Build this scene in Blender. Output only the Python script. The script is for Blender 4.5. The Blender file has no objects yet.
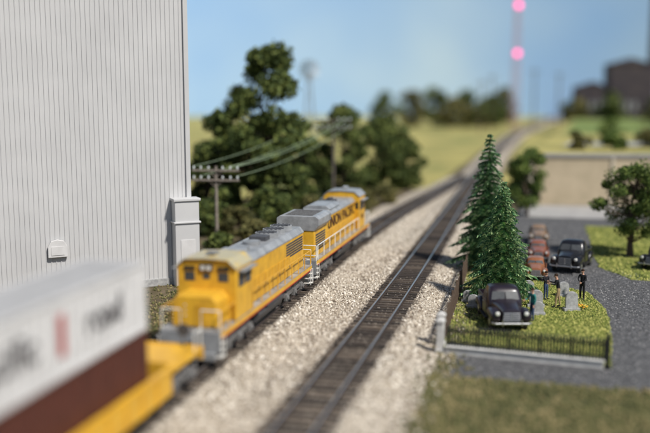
import bpy, math, random
import numpy as np
from mathutils import Vector, Matrix
R=random.Random(7); rng=np.random.default_rng(7)
SC=bpy.context.scene; COL=SC.collection
rad=math.radians

# ------------------------------------------------------------ materials
def pmat(name,c1,c2=None,c3=None,scale=3.0,rough=.8,metal=0.0,bump=0.0,bscale=20.0,island=0.0,spec=.35,coat=0.0,emis=None,estr=0,detail=5):
    m=bpy.data.materials.new(name); m.use_nodes=True
    nt=m.node_tree; N=nt.nodes; L=nt.links
    b=N["Principled BSDF"]
    b.inputs["Roughness"].default_value=rough; b.inputs["Metallic"].default_value=metal
    b.inputs["Specular IOR Level"].default_value=spec
    b.inputs["Coat Weight"].default_value=coat; b.inputs["Coat Roughness"].default_value=.25
    if emis:
        b.inputs["Emission Color"].default_value=(*emis,1); b.inputs["Emission Strength"].default_value=estr
    if c2 is None: c2=tuple(x*.86 for x in c1)
    tc=N.new("ShaderNodeTexCoord"); no=N.new("ShaderNodeTexNoise")
    no.inputs["Scale"].default_value=scale; no.inputs["Detail"].default_value=detail; no.inputs["Roughness"].default_value=.6
    L.new(tc.outputs["Object"],no.inputs["Vector"])
    fac=no.outputs["Fac"]
    if island>0:
        g=N.new("ShaderNodeNewGeometry"); mx=N.new("ShaderNodeMix"); mx.data_type='FLOAT'
        mx.inputs[0].default_value=island
        L.new(fac,mx.inputs[2]); L.new(g.outputs["Random Per Island"],mx.inputs[3]); fac=mx.outputs[0]
    cr=N.new("ShaderNodeValToRGB"); e=cr.color_ramp.elements
    lo,hi=(.34,.66) if island<=0 else (.2,.8)
    e[0].position=lo; e[0].color=(*c1,1); e[1].position=hi; e[1].color=(*c2,1)
    if c3: x=e.new(.5); x.color=(*c3,1)
    L.new(fac,cr.inputs[0]); L.new(cr.outputs[0],b.inputs["Base Color"])
    if bump>0:
        n2=N.new("ShaderNodeTexNoise"); n2.inputs["Scale"].default_value=bscale; n2.inputs["Detail"].default_value=6
        L.new(tc.outputs["Object"],n2.inputs["Vector"])
        bp=N.new("ShaderNodeBump"); bp.inputs["Strength"].default_value=bump; bp.inputs["Distance"].default_value=.05
        L.new(n2.outputs["Fac"],bp.inputs["Height"]); L.new(bp.outputs[0],b.inputs["Normal"])
    return m

M=dict(
 yellow=pmat("yellow_paint",(.78,.44,.035),(.6,.32,.03),scale=1.6,rough=.4,coat=.12,detail=8),
 yellow2=pmat("yellow_door_paint",(.74,.41,.035),(.56,.29,.025),scale=2,rough=.45,coat=.1,detail=8),
 grey=pmat("grey_roof_paint",(.36,.37,.38),(.2,.205,.21),scale=1.2,rough=.34,detail=8,spec=.5),
 wroof=pmat("weathered_cab_roof",(.5,.42,.2),(.6,.42,.1),(.4,.37,.27),scale=1.5,rough=.4,detail=8),
 dgrey=pmat("dark_grey_paint",(.09,.092,.1),(.055,.055,.06),scale=4,rough=.55),
 truckg=pmat("truck_grey",(.2,.2,.2),(.1,.095,.09),scale=5,rough=.6),
 black=pmat("black_metal",(.02,.02,.022),(.03,.028,.026),scale=5,rough=.5),
 red=pmat("red_stripe",(.45,.03,.02),rough=.45),
 letter=pmat("dark_red_lettering",(.06,.012,.01),(.05,.01,.01),rough=.5),
 gletter=pmat("dark_grey_lettering",(.1,.095,.1),(.075,.07,.075),rough=.5),
 white=pmat("white_handrail",(.78,.77,.72),(.7,.69,.65),rough=.5),
 glass=pmat("dark_glass",(.02,.026,.03),(.03,.036,.04),rough=.22,spec=.45),
 wglass=pmat("windshield_glass",(.05,.055,.06),(.09,.095,.1),rough=.45,spec=.25),
 steel=pmat("wheel_steel",(.2,.19,.18),(.12,.11,.1),metal=.6,rough=.45),
 railtop=pmat("rail_head",(.62,.61,.6),(.42,.4,.38),scale=6,metal=.85,rough=.3),
 railside=pmat("rail_side",(.035,.028,.026),(.06,.042,.032),scale=6,rough=.5),
 tie=pmat("dark_tie",(.03,.024,.02),(.14,.11,.085),(.06,.048,.04),scale=2,rough=.85,island=.6,bump=.4),
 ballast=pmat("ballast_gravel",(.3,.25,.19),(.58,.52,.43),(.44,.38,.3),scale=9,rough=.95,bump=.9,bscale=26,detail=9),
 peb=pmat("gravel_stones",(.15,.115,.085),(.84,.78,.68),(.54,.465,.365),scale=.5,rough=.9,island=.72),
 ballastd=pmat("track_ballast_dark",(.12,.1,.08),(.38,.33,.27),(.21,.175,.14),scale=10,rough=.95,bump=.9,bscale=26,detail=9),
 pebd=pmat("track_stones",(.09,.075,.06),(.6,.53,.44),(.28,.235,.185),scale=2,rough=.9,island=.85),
 dirt=pmat("dirt_ground",(.075,.052,.035),(.17,.13,.085),(.1,.08,.04),scale=.6,rough=.95,bump=.7,bscale=8,detail=8),
 turf=pmat("turf",(.1,.13,.028),(.3,.3,.08),(.19,.21,.045),scale=1.2,rough=.95,bump=.8,bscale=14,detail=8),
 turfc=pmat("turf_clumps",(.055,.085,.016),(.5,.47,.15),(.2,.235,.045),scale=.8,rough=.95,island=.6),
 fturf=pmat("dry_turf",(.05,.055,.02),(.17,.145,.065),(.1,.1,.037),scale=.7,rough=.95,bump=.8,bscale=14,detail=8),
 fturfc=pmat("dry_turf_clumps",(.03,.04,.014),(.36,.28,.14),(.11,.11,.04),scale=.4,rough=.95,island=.4),
 asph=pmat("road_cinder",(.06,.061,.064),(.15,.15,.15),(.095,.095,.098),scale=3,rough=.95,bump=.7,bscale=24,detail=9),
 asphc=pmat("cinder_stones",(.035,.036,.04),(.42,.41,.4),(.12,.12,.12),scale=1.2,rough=.9,island=.7),
 pale=pmat("pale_road",(.4,.39,.37),(.31,.3,.29),scale=.7,rough=.9),
 field=pmat("yellow_field",(.44,.38,.12),(.16,.19,.05),(.32,.28,.09),scale=.055,rough=.95,detail=8),
 green=pmat("green_field",(.1,.17,.035),(.22,.25,.07),scale=.05,rough=.95,detail=8),
 tan=pmat("tan_wall",(.56,.46,.32),(.45,.37,.25),scale=.5,rough=.9,bump=.3),
 tan2=pmat("tan_pilaster",(.62,.54,.42),(.52,.46,.35),scale=.5,rough=.9),
 conc=pmat("concrete",(.66,.65,.62),(.5,.49,.47),scale=3,rough=.85,bump=.3),
 stone=pmat("grey_stone",(.46,.46,.45),(.28,.28,.28),scale=6,rough=.8,bump=.4),
 siding=pmat("white_siding",(.56,.556,.552),(.5,.497,.495),scale=.25,rough=.6),
 bark=pmat("bark",(.07,.048,.032),(.14,.1,.07),scale=5,rough=.95,bump=.7,bscale=18),
 leafd=pmat("dark_leaves",(.016,.03,.008),(.22,.25,.06),(.065,.095,.021),scale=.4,rough=.8,island=.45),
 leafm=pmat("green_leaves",(.02,.048,.01),(.26,.32,.07),(.08,.13,.024),scale=.6,rough=.8,island=.45),
 leafo=pmat("olive_leaves",(.035,.04,.012),(.27,.23,.075),(.1,.1,.033),scale=.6,rough=.85,island=.5),
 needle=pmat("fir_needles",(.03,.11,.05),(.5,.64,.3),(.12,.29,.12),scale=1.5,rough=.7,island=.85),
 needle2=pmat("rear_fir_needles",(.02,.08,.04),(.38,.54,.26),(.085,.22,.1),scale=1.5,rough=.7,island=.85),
 wood=pmat("weathered_wood",(.08,.055,.04),(.17,.12,.085),scale=4,rough=.9,bump=.4),
 polew=pmat("pole_wood",(.2,.17,.14),(.32,.28,.24),scale=4,rough=.9,bump=.4),
 polew2=pmat("dark_pole_wood",(.1,.085,.07),(.16,.14,.12),scale=4,rough=.9),
 iron=pmat("black_iron",(.012,.013,.013),(.022,.022,.021),rough=.55),
 insul=pmat("insulator_glass",(.8,.85,.85),rough=.2,spec=.6),
 wire=pmat("wire_green",(.36,.46,.3),(.3,.4,.25),rough=.4),
 chrome=pmat("chrome",(.55,.55,.55),metal=.9,rough=.35),
 lens=pmat("lamp_lens",(.75,.75,.7),rough=.2,spec=.6),
 tyre=pmat("tyre",(.018,.018,.018),(.03,.03,.03),rough=.8),
 cbrown=pmat("container_brown",(.1,.032,.022),(.075,.025,.018),scale=1.5,rough=.5),
 cwhite=pmat("container_white",(.66,.65,.64),(.58,.57,.56),scale=1,rough=.5),
 ctop=pmat("container_roof",(.44,.44,.44),(.36,.36,.36),scale=1,rough=.5),
 bokeh=pmat("pink_lamp",(.9,.2,.4),emis=(1,.07,.3),estr=4.2),
 mastp=pmat("mast_red_paint",(.45,.22,.24),(.5,.3,.32),rough=.6),
 brick=pmat("dark_brick",(.04,.035,.045),(.08,.065,.065),scale=.3,rough=.9),
 skin=pmat("skin",(.55,.32,.22),(.5,.28,.19),rough=.6),
 skyp=pmat("sky_backdrop_paint",(.31,.51,.83),(.55,.7,.84),(.41,.59,.83),scale=.0042,rough=1,spec=0,detail=3),
)
def cpaint(n,c): return pmat(n,c,tuple(x*.8 for x in c),scale=3,rough=.32,coat=.35,spec=.45)
def cloth(n,c): return pmat(n,c,tuple(x*.7 for x in c),scale=9,rough=.9)

# ------------------------------------------------------------ mesh helpers
def finish(me,ob_name,mats,parent,smooth):
    for m in mats: me.materials.append(m)
    if smooth:
        me.shade_smooth(); me.set_sharp_from_angle(angle=rad(38))
    o=bpy.data.objects.new(ob_name,me); COL.objects.link(o)
    if parent: o.parent=parent
    return o
class MB:
    def __init__(s): s.V=[];s.F=[];s.I=[];s.mi=0
    def add(s,V,F):
        o=len(s.V); s.V+= [tuple(v) for v in V]
        for f in F: s.F.append(tuple(i+o for i in f)); s.I.append(s.mi)
        return s
    def box(s,c,d,rz=0,rx=0):
        x,y,z=[k/2 for k in d]
        m=Matrix.Translation(c)@Matrix.Rotation(rz,4,'Z')@Matrix.Rotation(rx,4,'X')
        V=[m@Vector((a*x,b*y,e*z)) for a in(-1,1) for b in(-1,1) for e in(-1,1)]
        return s.add(V,[(0,1,3,2),(4,6,7,5),(0,4,5,1),(2,3,7,6),(0,2,6,4),(1,5,7,3)])
    def bb(s,x0,x1,y0,y1,z0,z1): return s.box(((x0+x1)/2,(y0+y1)/2,(z0+z1)/2),(x1-x0,y1-y0,z1-z0))
    def cyl(s,p0,p1,r0,r1=None,n=12,caps=True):
        r1=r0 if r1 is None else r1
        p0=Vector(p0);p1=Vector(p1);d=(p1-p0).normalized()
        a=d.orthogonal().normalized(); b=d.cross(a)
        V=[p0+(a*math.cos(t)+b*math.sin(t))*r0 for t in [2*math.pi*i/n for i in range(n)]]
        V+=[p1+(a*math.cos(t)+b*math.sin(t))*r1 for t in [2*math.pi*i/n for i in range(n)]]
        F=[(i,(i+1)%n,n+(i+1)%n,n+i) for i in range(n)]
        if caps: F+=[tuple(range(n-1,-1,-1)),tuple(range(n,2*n))]
        return s.add(V,F)
    def tube(s,P,Rr,n=8):
        for i in range(len(P)-1): s.cyl(P[i],P[i+1],Rr[i],Rr[i+1],n)
        return s
    def rings(s,rs,cap=True):
        n=len(rs[0]); V=[v for r in rs for v in r]; F=[]
        for k in range(len(rs)-1):
            for i in range(n):
                F.append((k*n+i,k*n+(i+1)%n,(k+1)*n+(i+1)%n,(k+1)*n+i))
        if cap: F+=[tuple(range(n-1,-1,-1)),tuple(range((len(rs)-1)*n,len(rs)*n))]
        return s.add(V,F)
    def lofty(s,secs,n=20,x0=0):   # (y,hw,z0,z1,p)
        rs=[]
        for y,hw,z0,z1,p in secs:
            r=[]
            for i in range(n):
                t=2*math.pi*i/n; c,q=math.cos(t),math.sin(t)
                r.append((x0+hw*math.copysign(abs(c)**(2/p),c),y,(z0+z1)/2+(z1-z0)/2*math.copysign(abs(q)**(2/p),q)))
            rs.append(r)
        return s.rings(rs)
    def loftz(s,secs,n=24):   # (z,hx,y0,y1,p)
        rs=[]
        for z,hx,y0,y1,p in secs:
            r=[]
            for i in range(n):
                t=2*math.pi*(i+.5)/n; c,q=math.cos(t),math.sin(t)
                r.append((hx*math.copysign(abs(c)**(2/p),c),(y0+y1)/2+(y1-y0)/2*math.copysign(abs(q)**(2/p),q),z))
            rs.append(r)
        return s.rings(rs)
    def ell(s,c,r,n=12,m=7):
        rs=[]
        for k in range(1,m):
            a=math.pi*k/m
            rs.append([(c[0]+r[0]*math.sin(a)*math.cos(2*math.pi*i/n),c[1]+r[1]*math.sin(a)*math.sin(2*math.pi*i/n),c[2]-r[2]*math.cos(a)) for i in range(n)])
        return s.rings(rs)
    def prism(s,poly,y0,y1):  # poly in xz
        n=len(poly); V=[(x,y0,z) for x,z in poly]+[(x,y1,z) for x,z in poly]
        return s.add(V,[(i,(i+1)%n,n+(i+1)%n,n+i) for i in range(n)]+[tuple(range(n-1,-1,-1)),tuple(range(n,2*n))])
    def obj(s,name,mats,parent=None,smooth=False,bevel=0):
        me=bpy.data.meshes.new(name); me.from_pydata(s.V,[],s.F); me.update()
        me.polygons.foreach_set("material_index",s.I)
        if not isinstance(mats,(list,tuple)): mats=[mats]
        import bmesh
        b=bmesh.new(); b.from_mesh(me); bmesh.ops.recalc_face_normals(b,faces=b.faces); b.to_mesh(me); b.free()
        o=finish(me,name,mats,parent,smooth)
        if bevel:
            md=o.modifiers.new("bevel",'BEVEL'); md.width=bevel; md.segments=2; md.limit_method='ANGLE'
        return o
def fast(name,V,F,mats,parent=None,idx=None):
    V=np.asarray(V,dtype=np.float32); F=np.asarray(F,dtype=np.int32); k=F.shape[1]
    me=bpy.data.meshes.new(name); me.vertices.add(len(V)); me.vertices.foreach_set("co",V.ravel())
    me.loops.add(F.size); me.loops.foreach_set("vertex_index",F.ravel())
    me.polygons.add(len(F)); me.polygons.foreach_set("loop_start",np.arange(0,F.size,k,dtype=np.int32))
    try: me.polygons.foreach_set("loop_total",np.full(len(F),k,dtype=np.int32))
    except Exception: pass
    if idx is not None: me.polygons.foreach_set("material_index",idx)
    me.update(calc_edges=True)
    return finish(me,name,mats,parent,False)
def thing(name,label,cat,loc=(0,0,0),yaw=0,group=None,scale=1):
    e=bpy.data.objects.new(name,None); COL.objects.link(e); e.empty_display_size=.3
    e.location=loc; e.rotation_euler=(0,0,yaw); e.scale=(scale,)*3
    e["label"]=label; e["category"]=cat
    if group: e["group"]=group
    return e
def struct(o,label=None,kind="structure"):
    o["kind"]=kind
    if label: o["label"]=label
    return o
def textm(body,size,mat,parent,origin,xd,up,bold=.0,name="lettering",sx=1):
    cu=bpy.data.curves.new("t",'FONT'); cu.body=body; cu.size=size; cu.align_x='CENTER'; cu.align_y='CENTER'; cu.offset=bold; cu.extrude=.004
    t=bpy.data.objects.new("t",cu); COL.objects.link(t)
    dg=bpy.context.evaluated_depsgraph_get(); dg.update()
    me=bpy.data.meshes.new_from_object(t.evaluated_get(dg)); bpy.data.objects.remove(t)
    me.materials.clear(); me.materials.append(mat)
    xd=Vector(xd).normalized(); up=Vector(up).normalized(); nz=xd.cross(up)
    mt=Matrix(((xd.x*sx,up.x,nz.x,origin[0]),(xd.y*sx,up.y,nz.y,origin[1]),(xd.z*sx,up.z,nz.z,origin[2]),(0,0,0,1)))
    me.transform(mt)
    o=bpy.data.objects.new(name,me); COL.objects.link(o); o.parent=parent
    return o

# ------------------------------------------------------------ track lines
def line(pts):
    ys,xs=zip(*pts)
    full=np.arange(-40,740,1.0); x=np.interp(full,ys,xs)
    sl0=(xs[1]-xs[0])/(ys[1]-ys[0]); x=np.where(full<ys[0],xs[0]+(full-ys[0])*sl0,x)
    sl1=(xs[-1]-xs[-2])/(ys[-1]-ys[-2]); x=np.where(full>ys[-1],xs[-1]+(full-ys[-1])*sl1,x)
    k=np.ones(21)/21; x=np.convolve(x,k,'same')
    return lambda y: float(np.interp(y,full,x))
mainx=line([(0,-8.7),(30.8,-.95),(42.5,2.05),(55.4,5.2),(76.8,10.3),(122,21),(200,40),(300,67),(430,108),(600,165)])
trainx=line([(0,-15.4),(30,-8.0),(38,-6.05),(54.5,-2.1),(73.5,2.5),(88,6.7),(106,12.5),(125,19),(150,27)])
def slope(f,y): return (f(y+.5)-f(y-.5))
def off(f,y,o):
    s=slope(f,y); n=math.hypot(1,s); return (f(y)+o/n, y-o*s/n)
ZB=.30; ZT=.38; ZR=.56

def sweep(f,ys,prof):
    V=[];F=[];n=len(prof)
    for y in ys:
        for o,z in prof:
            p=off(f,y,o); V.append((p[0],p[1],z))
    for k in range(len(ys)-1):
        for i in range(n-1): F.append((k*n+i,k*n+i+1,(k+1)*n+i+1,(k+1)*n+i))
    return V,F
def track(f,y0,y1,dz,label):
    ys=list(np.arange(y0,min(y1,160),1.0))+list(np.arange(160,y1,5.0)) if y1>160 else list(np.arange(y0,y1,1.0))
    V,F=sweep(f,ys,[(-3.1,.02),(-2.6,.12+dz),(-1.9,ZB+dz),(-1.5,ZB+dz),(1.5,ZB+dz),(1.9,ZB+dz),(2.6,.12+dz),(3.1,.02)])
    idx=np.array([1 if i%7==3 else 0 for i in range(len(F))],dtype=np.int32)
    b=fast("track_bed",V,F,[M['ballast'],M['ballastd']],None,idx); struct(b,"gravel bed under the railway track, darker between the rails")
    t=thing("railway_track",label,"railway track")
    mb=MB(); y=y0
    lim=min(y1,320)
    while y<lim:
        p=off(f,y,0); s=slope(f,y)
        mb.box((p[0]+R.uniform(-.04,.04),p[1],ZB+dz+(ZT-ZB)/2-.03+R.uniform(-.008,.008)),(2.6,.28,ZT-ZB+.07),rz=-math.atan(s)+R.uniform(-.015,.015))
        y+=.6/math.hypot(1,s)
    o=mb.obj("sleepers",M['tie'],t); o["kind"]="stuff"
    for sd in(-1,1):
        c=sd*.7475; w=.06
        V,F=sweep(f,ys,[(c-.1,ZT+dz),(c-.1,ZT+.03+dz),(c-.03,ZT+.05+dz),(c-w,ZR-.05+dz),(c-w,ZR+dz),(c+w,ZR+dz),(c+w,ZR-.05+dz),(c+.03,ZT+.05+dz),(c+.1,ZT+.03+dz),(c+.1,ZT+dz)])
        idx=np.array([1 if i%9==4 else 0 for i in range(len(F))],dtype=np.int32)
        fast("rail",V,F,[M['railside'],M['railtop']],t,idx)
    return t
track(mainx,5,600,0,"empty dark railway track running into the distance on pale gravel")
track(trainx,5,138,-.006,"railway track carrying the yellow train, curving to join the other track")

# ------------------------------------------------------------ ground sheets
def sheet(name,pts,z,mat,label,jit=.25,step=1.0):
    out=[]
    for i in range(len(pts)):
        a=Vector(pts[i]);b=Vector(pts[(i+1)%len(pts)]); n=max(1,int((b-a).length/step))
        if n>60:n=60
        for k in range(n):
            p=a.lerp(b,k/n); out.append((p.x+R.uniform(-jit,jit),p.y+R.uniform(-jit,jit),z))
    me=bpy.data.meshes.new(name); me.from_pydata(out,[],[tuple(range(len(out)))]); me.update()
    o=finish(me,name,[mat],None,False); return struct(o,label)
me=bpy.data.meshes.new("ground"); S=6000
me.from_pydata([(-S,-200,0),(S,-200,0),(S,S,0),(-S,S,0)],[],[(0,1,2,3)])
struct(finish(me,"ground",[M['dirt']],None,False),"brown dirt ground with patches of scrub")
ys=list(range(6,135,3))
pl=[off(trainx,y,-3.8) for y in ys if y<125]; pr=[off(mainx,y,4.0) for y in ys]
sheet("gravel_ground",pl+pr[::-1],.012,M['ballast'],"pale tan gravel spread between and beside the tracks",jit=.2)
sheet("road",[(5.3,37.0),(20,32.0),(60,20),(75,90),(24,103),(19.5,88),(12.5,61),(9,48)],.008,M['asph'],"dark grey cinder road around the cemetery",jit=.2)
sheet("grass",[(-4,8),(2.9,30),(5.0,37.6),(12,35.8),(20,33.6),(60,24),(60,5)],.016,M['fturf'],"dry brownish green turf beside the road",jit=.3)
CEM=[(5.7,41.2),(13.4,38.5),(15.3,44),(16.9,50),(17.2,54.5),(15.2,57.5),(14.2,62.5),(13.0,66),(11.6,66)]
sheet("grass",CEM,.02,M['turf'],"bright green cemetery lawn",jit=.12,step=.5)
G2=[(20.6,63),(21.5,58.5),(30,55.5),(60,46),(66,78),(26,84)]
sheet("grass",G2,.02,M['turf'],"green lawn around the leafy tree",jit=.2)
sheet("road",[(21,91),(70,80),(72,92),(24.5,101.5)],.024,M['pale'],"pale grey road below the tan wall",jit=.1)
sheet("field",[(-260,104),(-30,100),(5,112),(15,122),(22,146),(60,292),(98,420),(155,600),(400,1500),(-900,1500)],.016,M['field'],"dry yellow green field beside the line",jit=.3)
sheet("field",[(28,134),(24,104),(140,430),(250,700),(180,600),(113,430),(71,300),(44,200)],.016,M['field'],"dry yellow grass strip beside the line",jit=.2)

# painted sky board standing behind the layout
N_=64
V=[];F=[]
for i in range(N_+1):
    a_=rad(-75+150*i/N_); x,y=690*math.sin(a_),690*math.cos(a_)-20
    V+=[(x,y,-1),(x,y,320)]
for i in range(N_): F.append((2*i,2*i+1,2*i+3,2*i+2))
me=bpy.data.meshes.new("sky"); me.from_pydata(V,[],F); me.shade_smooth(); me.update()
struct(finish(me,"sky",[M['skyp']],None,False),"curved pale blue painted sky backdrop behind the layout")

# scattering
OCT=np.array([(1,0,0),(-1,0,0),(0,1,0),(0,-1,0),(0,0,1),(0,0,-1)],float)
OF=np.array([(0,2,4),(2,1,4),(1,3,4),(3,0,4),(2,0,5),(1,2,5),(3,1,5),(0,3,5)])
def stones(name,P,size,mat,label,flat=.6):
    n=len(P); P=np.asarray(P,float)
    a=rng.uniform(0,6.28,n); c,s=np.cos(a),np.sin(a)
    b=OCT[None]*rng.uniform(.6,1.3,(n,6,1)); b=b*np.stack([size*rng.uniform(.7,1.3,n),size*rng.uniform(.6,1.1,n),size*flat],1)[:,None]
    tl=rng.uniform(-.5,.5,n)[:,None]
    x=b[...,0]*c[:,None]-b[...,1]*s[:,None]; y=b[...,0]*s[:,None]+b[...,1]*c[:,None]; z=b[...,2]+tl*b[...,0]
    V=np.stack([x,y,z],2)+P[:,None]
    F=(OF[None]+6*np.arange(n)[:,None,None]).reshape(-1,3)
    o=fast(name,V.reshape(-1,3),F,[mat]); o["kind"]="stuff"; o["label"]=label; return o
def bedz(o):
    o=abs(o); return np.interp(o,[1.9,2.6,3.1],[ZB,.12,.012])
P=[];Pd=[]
ymin,ymax=24,95
for _ in range(85000):
    y=ymin+(ymax-ymin)*R.random()**1.25
    lo=trainx(y)-4.4; hi=mainx(y)+4.9
    x=R.uniform(lo,hi)
    if x>mainx(y)+4.0 and R.random()<.5: continue
    do=abs(x-mainx(y))/1.03; dt=abs(x-trainx(y))/1.03; d=min(do,dt)
    z=float(bedz(d))
    if d<1.4+R.uniform(-.15,.15): continue
    P.append((x,y,z+.005))
sz=rng.uniform(.03,.08,len(P))*np.where(rng.random(len(P))<.12,1.9,1)
stones("gravel_stones",P,sz,M['peb'],"loose pale tan gravel stones beside the tracks",flat=.75)
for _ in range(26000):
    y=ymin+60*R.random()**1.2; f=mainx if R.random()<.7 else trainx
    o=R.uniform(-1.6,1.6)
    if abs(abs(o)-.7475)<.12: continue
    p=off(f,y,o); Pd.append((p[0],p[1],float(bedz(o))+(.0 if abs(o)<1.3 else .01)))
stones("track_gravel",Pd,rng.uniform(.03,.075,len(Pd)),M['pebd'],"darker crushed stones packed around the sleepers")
def inpoly(x,y,p):
    c=False;j=len(p)-1
    for i in range(len(p)):
        if (p[i][1]>y)!=(p[j][1]>y) and x<(p[j][0]-p[i][0])*(y-p[i][1])/(p[j][1]-p[i][1])+p[i][0]: c=not c
        j=i
    return c
def fillpoly(p,n,z,yl=200,xl=200):
    xs=[a for a,b in p];yy=[b for a,b in p]; o=[]
    while len(o)<n:
        x=R.uniform(min(xs),min(max(xs),xl));y=R.uniform(min(yy),min(max(yy),yl))
        if inpoly(x,y,p): o.append((x,y,z))
    return o
P=fillpoly(CEM,24000,.03); stones("lawn_clumps",P,rng.uniform(.025,.085,len(P)),M['turfc'],"ground foam turf of the cemetery lawn",flat=1.0)
P=fillpoly(G2,9000,.03,xl=34); stones("lawn_clumps",P,rng.uniform(.04,.12,len(P)),M['turfc'],"ground foam turf around the leafy tree",flat=1.0)
P=fillpoly([(-1,18),(2.9,30),(4.9,37.7),(12,36),(22,33.3),(24,18)],18000,.03); stones("dry_clumps",P,rng.uniform(.03,.14,len(P)),M['fturfc'],"dry turf clumps by the road",flat=1.0)
P=fillpoly([(5.2,37.3),(20,33.3),(26,31.5),(28,56),(20,63),(26,86),(20,88),(12.5,61),(17.2,56),(16.9,50),(13.4,38.5),(5.6,41)],19000,.012)
stones("cinder_stones",P,rng.uniform(.02,.07,len(P)),M['asphc'],"dark cinders on the road surface")
P=[]
for _ in range(9000):
    y=R.uniform(30,95); x=trainx(y)-3.3-abs(R.gauss(0,3)); P.append((x,y,.03))
stones("scrub_litter",P,rng.uniform(.04,.14,len(P)),M['fturfc'],"brown and green litter beside the train",flat=.8)
P=[]
for _ in range(2500):
    y=R.uniform(28,70); x=mainx(y)+4.6+R.gauss(0,.55); P.append((x,y,.03))
stones("edge_tufts",P,rng.uniform(.04,.12,len(P)),M['fturfc'],"sparse dry tufts along the gravel edge",flat=1.2)

# ------------------------------------------------------------ locomotives
def truck_part(root,yc,n_ax=3,r=.5,cw=.78,span=1.7,mat='truckg'):
    mb=MB(); L=span*(n_ax-1)+1.1
    for sd in(-1,1):
        x=sd*1.12
        mb.box((x,yc,.62),(.16,L-.5,.26)); mb.box((x,yc,.86),(.14,L-1.2,.2))
        for k in range(n_ax):
            ay=yc+(k-(n_ax-1)/2)*span
            mb.box((x+sd*.06,ay,.5),(.2,.42,.4)); mb.cyl((x+sd*.1,ay,.5),(x+sd*.24,ay,.5),.14,n=10)
            mb.cyl((x+sd*.05,ay+.45,.55),(x+sd*.05,ay+.45,.9),.09,n=8)
        mb.cyl((x+sd*.1,yc-.35,.95),(x+sd*.1,yc+.35,.95),.09,n=8)
    mb.bb(-1.1,1.1,yc-.5,yc+.5,.7,1.15)
    t=mb.obj("bogie",M[mat],root,smooth=True,bevel=.02)
    for k in range(n_ax):
        ay=yc+(k-(n_ax-1)/2)*span
        mb=MB(); mb.cyl((-.75,ay,r),(.75,ay,r),.09,n=10)
        for sd in(-1,1):
            mb.cyl((sd*.68,ay,r),(sd*.82,ay,r),r,r-.02,n=24); mb.cyl((sd*.66,ay,r),(sd*.69,ay,r),r+.03,n=24)
        w=mb.obj("wheelset",M['steel'],t,smooth=True)
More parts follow.
